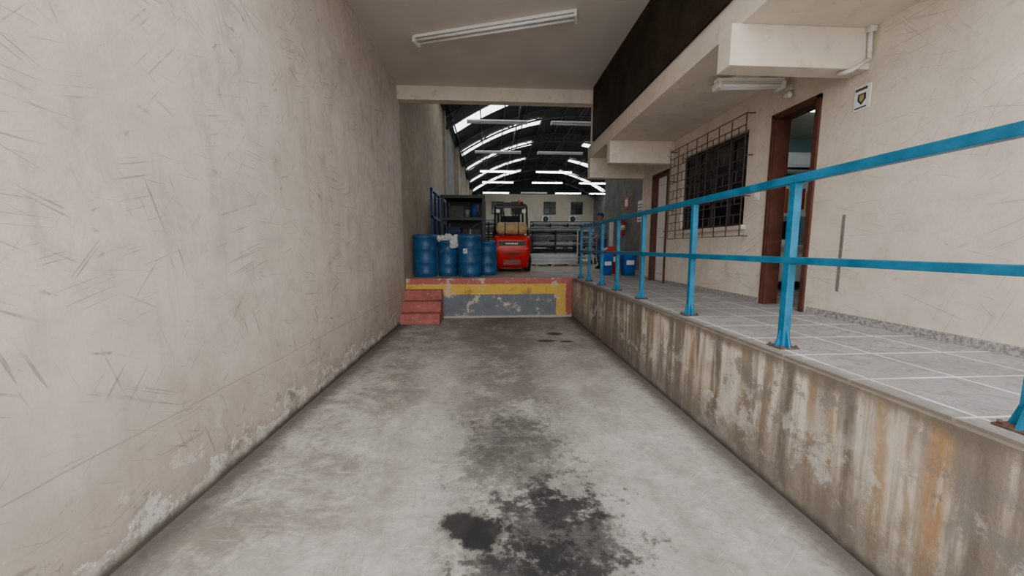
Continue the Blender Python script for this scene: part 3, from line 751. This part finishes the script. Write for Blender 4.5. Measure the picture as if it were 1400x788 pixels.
V = [(0, 0, .95, .14), (0, .0, 1.12, .135), (0, .03, 1.32, .15), (0, .05, 1.44, .10), (0, .07, 1.52, .055),
     (.09, 0, .88, .10), (.11, .04, .50, .072), (.11, -.03, .10, .055),
     (-.09, 0, .88, .10), (-.12, .0, .50, .072), (-.13, -.08, .10, .055),
     (.18, .05, 1.40, .07), (.24, .08, 1.13, .052), (.20, .28, 1.02, .036),
     (-.18, .05, 1.40, .07), (-.24, .10, 1.13, .052), (-.18, .30, 1.05, .036)]
E = [(0, 1), (1, 2), (2, 3), (3, 4), (0, 5), (5, 6), (6, 7), (0, 8), (8, 9), (9, 10), (3, 11), (11, 12), (12, 13), (3, 14), (14, 15), (15, 16)]
skin_obj('clothed_body', V, E, M_cloth, w)
for s, (hx, hy, hz) in ((1, (.20, .28, 1.02)), (-1, (-.18, .30, 1.05))):
    HV = [(hx, hy, hz, .026), (hx-s*.0, hy+.05, hz-.01, (.036, .020)), (hx, hy+.09, hz-.02, (.038, .018))]
    HE = [(0, 1), (1, 2)]
    for k, L in enumerate((.062, .075, .07, .055)):
        ox = (-.030+.020*k)*s*-1; i = len(HV)
        HV += [(hx+ox, hy+.115, hz-.025, .0095), (hx+ox, hy+.115+L*.45, hz-.045, .009), (hx+ox, hy+.11+L*.6, hz-.045-L*.5, .008)]
        HE += [(2, i), (i, i+1), (i+1, i+2)]
    i = len(HV); HV += [(hx-s*.045, hy+.07, hz-.02, .011), (hx-s*.055, hy+.11, hz-.045, .0095)]; HE += [(1, i), (i, i+1)]
    skin_obj('hand', HV, HE, M_skin, w, 1)
b = B(); hc = (0, .10, 1.65)
b.sph(hc, (.078, .098, .118), M_skin, 24, 16)
b.sph((0, .13, 1.575), (.05, .05, .045), M_skin)
b.cyl((0, .07, 1.48), (0, .085, 1.60), .052, M_skin)
b.loft([b.ring((0, .192, 1.665), (0, .3, -1), .008, 8), b.ring((0, .21, 1.635), (0, .3, -1), .016, 8), b.ring((0, .195, 1.622), (0, .3, -1), .012, 8)], M_skin)
for s in (-1, 1):
    b.sph((s*.03, .185, 1.665), (.013, .009, .008), M_paper, 10, 6); b.sph((s*.03, .193, 1.665), (.006, .004, .006), M_hair, 8, 6)
    b.sph((s*.078, .095, 1.65), (.012, .022, .034), M_skin, 12, 8)
    b.box(s*.03-.018, s*.03+.018, .184, .192, 1.684, 1.69, M_hair)
b.box(-.025, .025, .188, .194, 1.597, 1.604, M_redbin, .002)
b.sph((0, .085, 1.665), (.083, .098, .105), M_hair, 20, 12)
b.sph((0, .095, 1.705), (.088, .108, .078), M_cap, 20, 12)
b.loft([b.rrect(0, .20, 1.705, .065, .055, .05), b.rrect(0, .205, 1.715, .062, .052, .05)], M_cap)
hd = b.finish('head_with_cap', w)
for x, y in ((.11, -.03), (-.13, -.08)):
    b = B(); b.loft([b.rrect(x, y+.06, 0, .045, .13, .04), b.rrect(x, y+.06, .03, .05, .135, .045), b.rrect(x, y+.05, .07, .042, .12, .04), b.rrect(x, y+.0, .13, .04, .05, .035)], M_black)
    b.finish('shoe', w)
w.location = (2.93, 9.5, HP); w.rotation_euler = (0, 0, math.radians(115)); w.scale = (.82, .82, .82)

# ------------------------------------------------------------------ lights / world
wd = bpy.data.worlds.new('overcast_sky'); scene.world = wd; wd.use_nodes = True
nt = wd.node_tree; bg = nt.nodes['Background']
geo = nt.nodes.new('ShaderNodeTexCoord'); sx = nt.nodes.new('ShaderNodeSeparateXYZ'); rp = nt.nodes.new('ShaderNodeValToRGB')
nt.links.new(geo.outputs['Generated'], sx.inputs[0]); nt.links.new(sx.outputs[2], rp.inputs[0]); nt.links.new(rp.outputs[0], bg.inputs[0])
rp.color_ramp.elements[0].position = 0; rp.color_ramp.elements[0].color = (.96, .965, .97, 1)
rp.color_ramp.elements[1].position = .6; rp.color_ramp.elements[1].color = (.97, .985, 1, 1)
bg.inputs[1].default_value = 4.3

cam = bpy.data.cameras.new('camera'); co = bpy.data.objects.new('camera', cam); bpy.context.collection.objects.link(co)
cam.sensor_width = 36; cam.lens = 36*500/1400; cam.clip_start = .02; cam.clip_end = 200
p, yw = math.radians(6.39), math.radians(3.41)
co.location = (0, 0, 1.3); co.rotation_euler = (math.pi/2-p, 0, -yw)
scene.camera = co
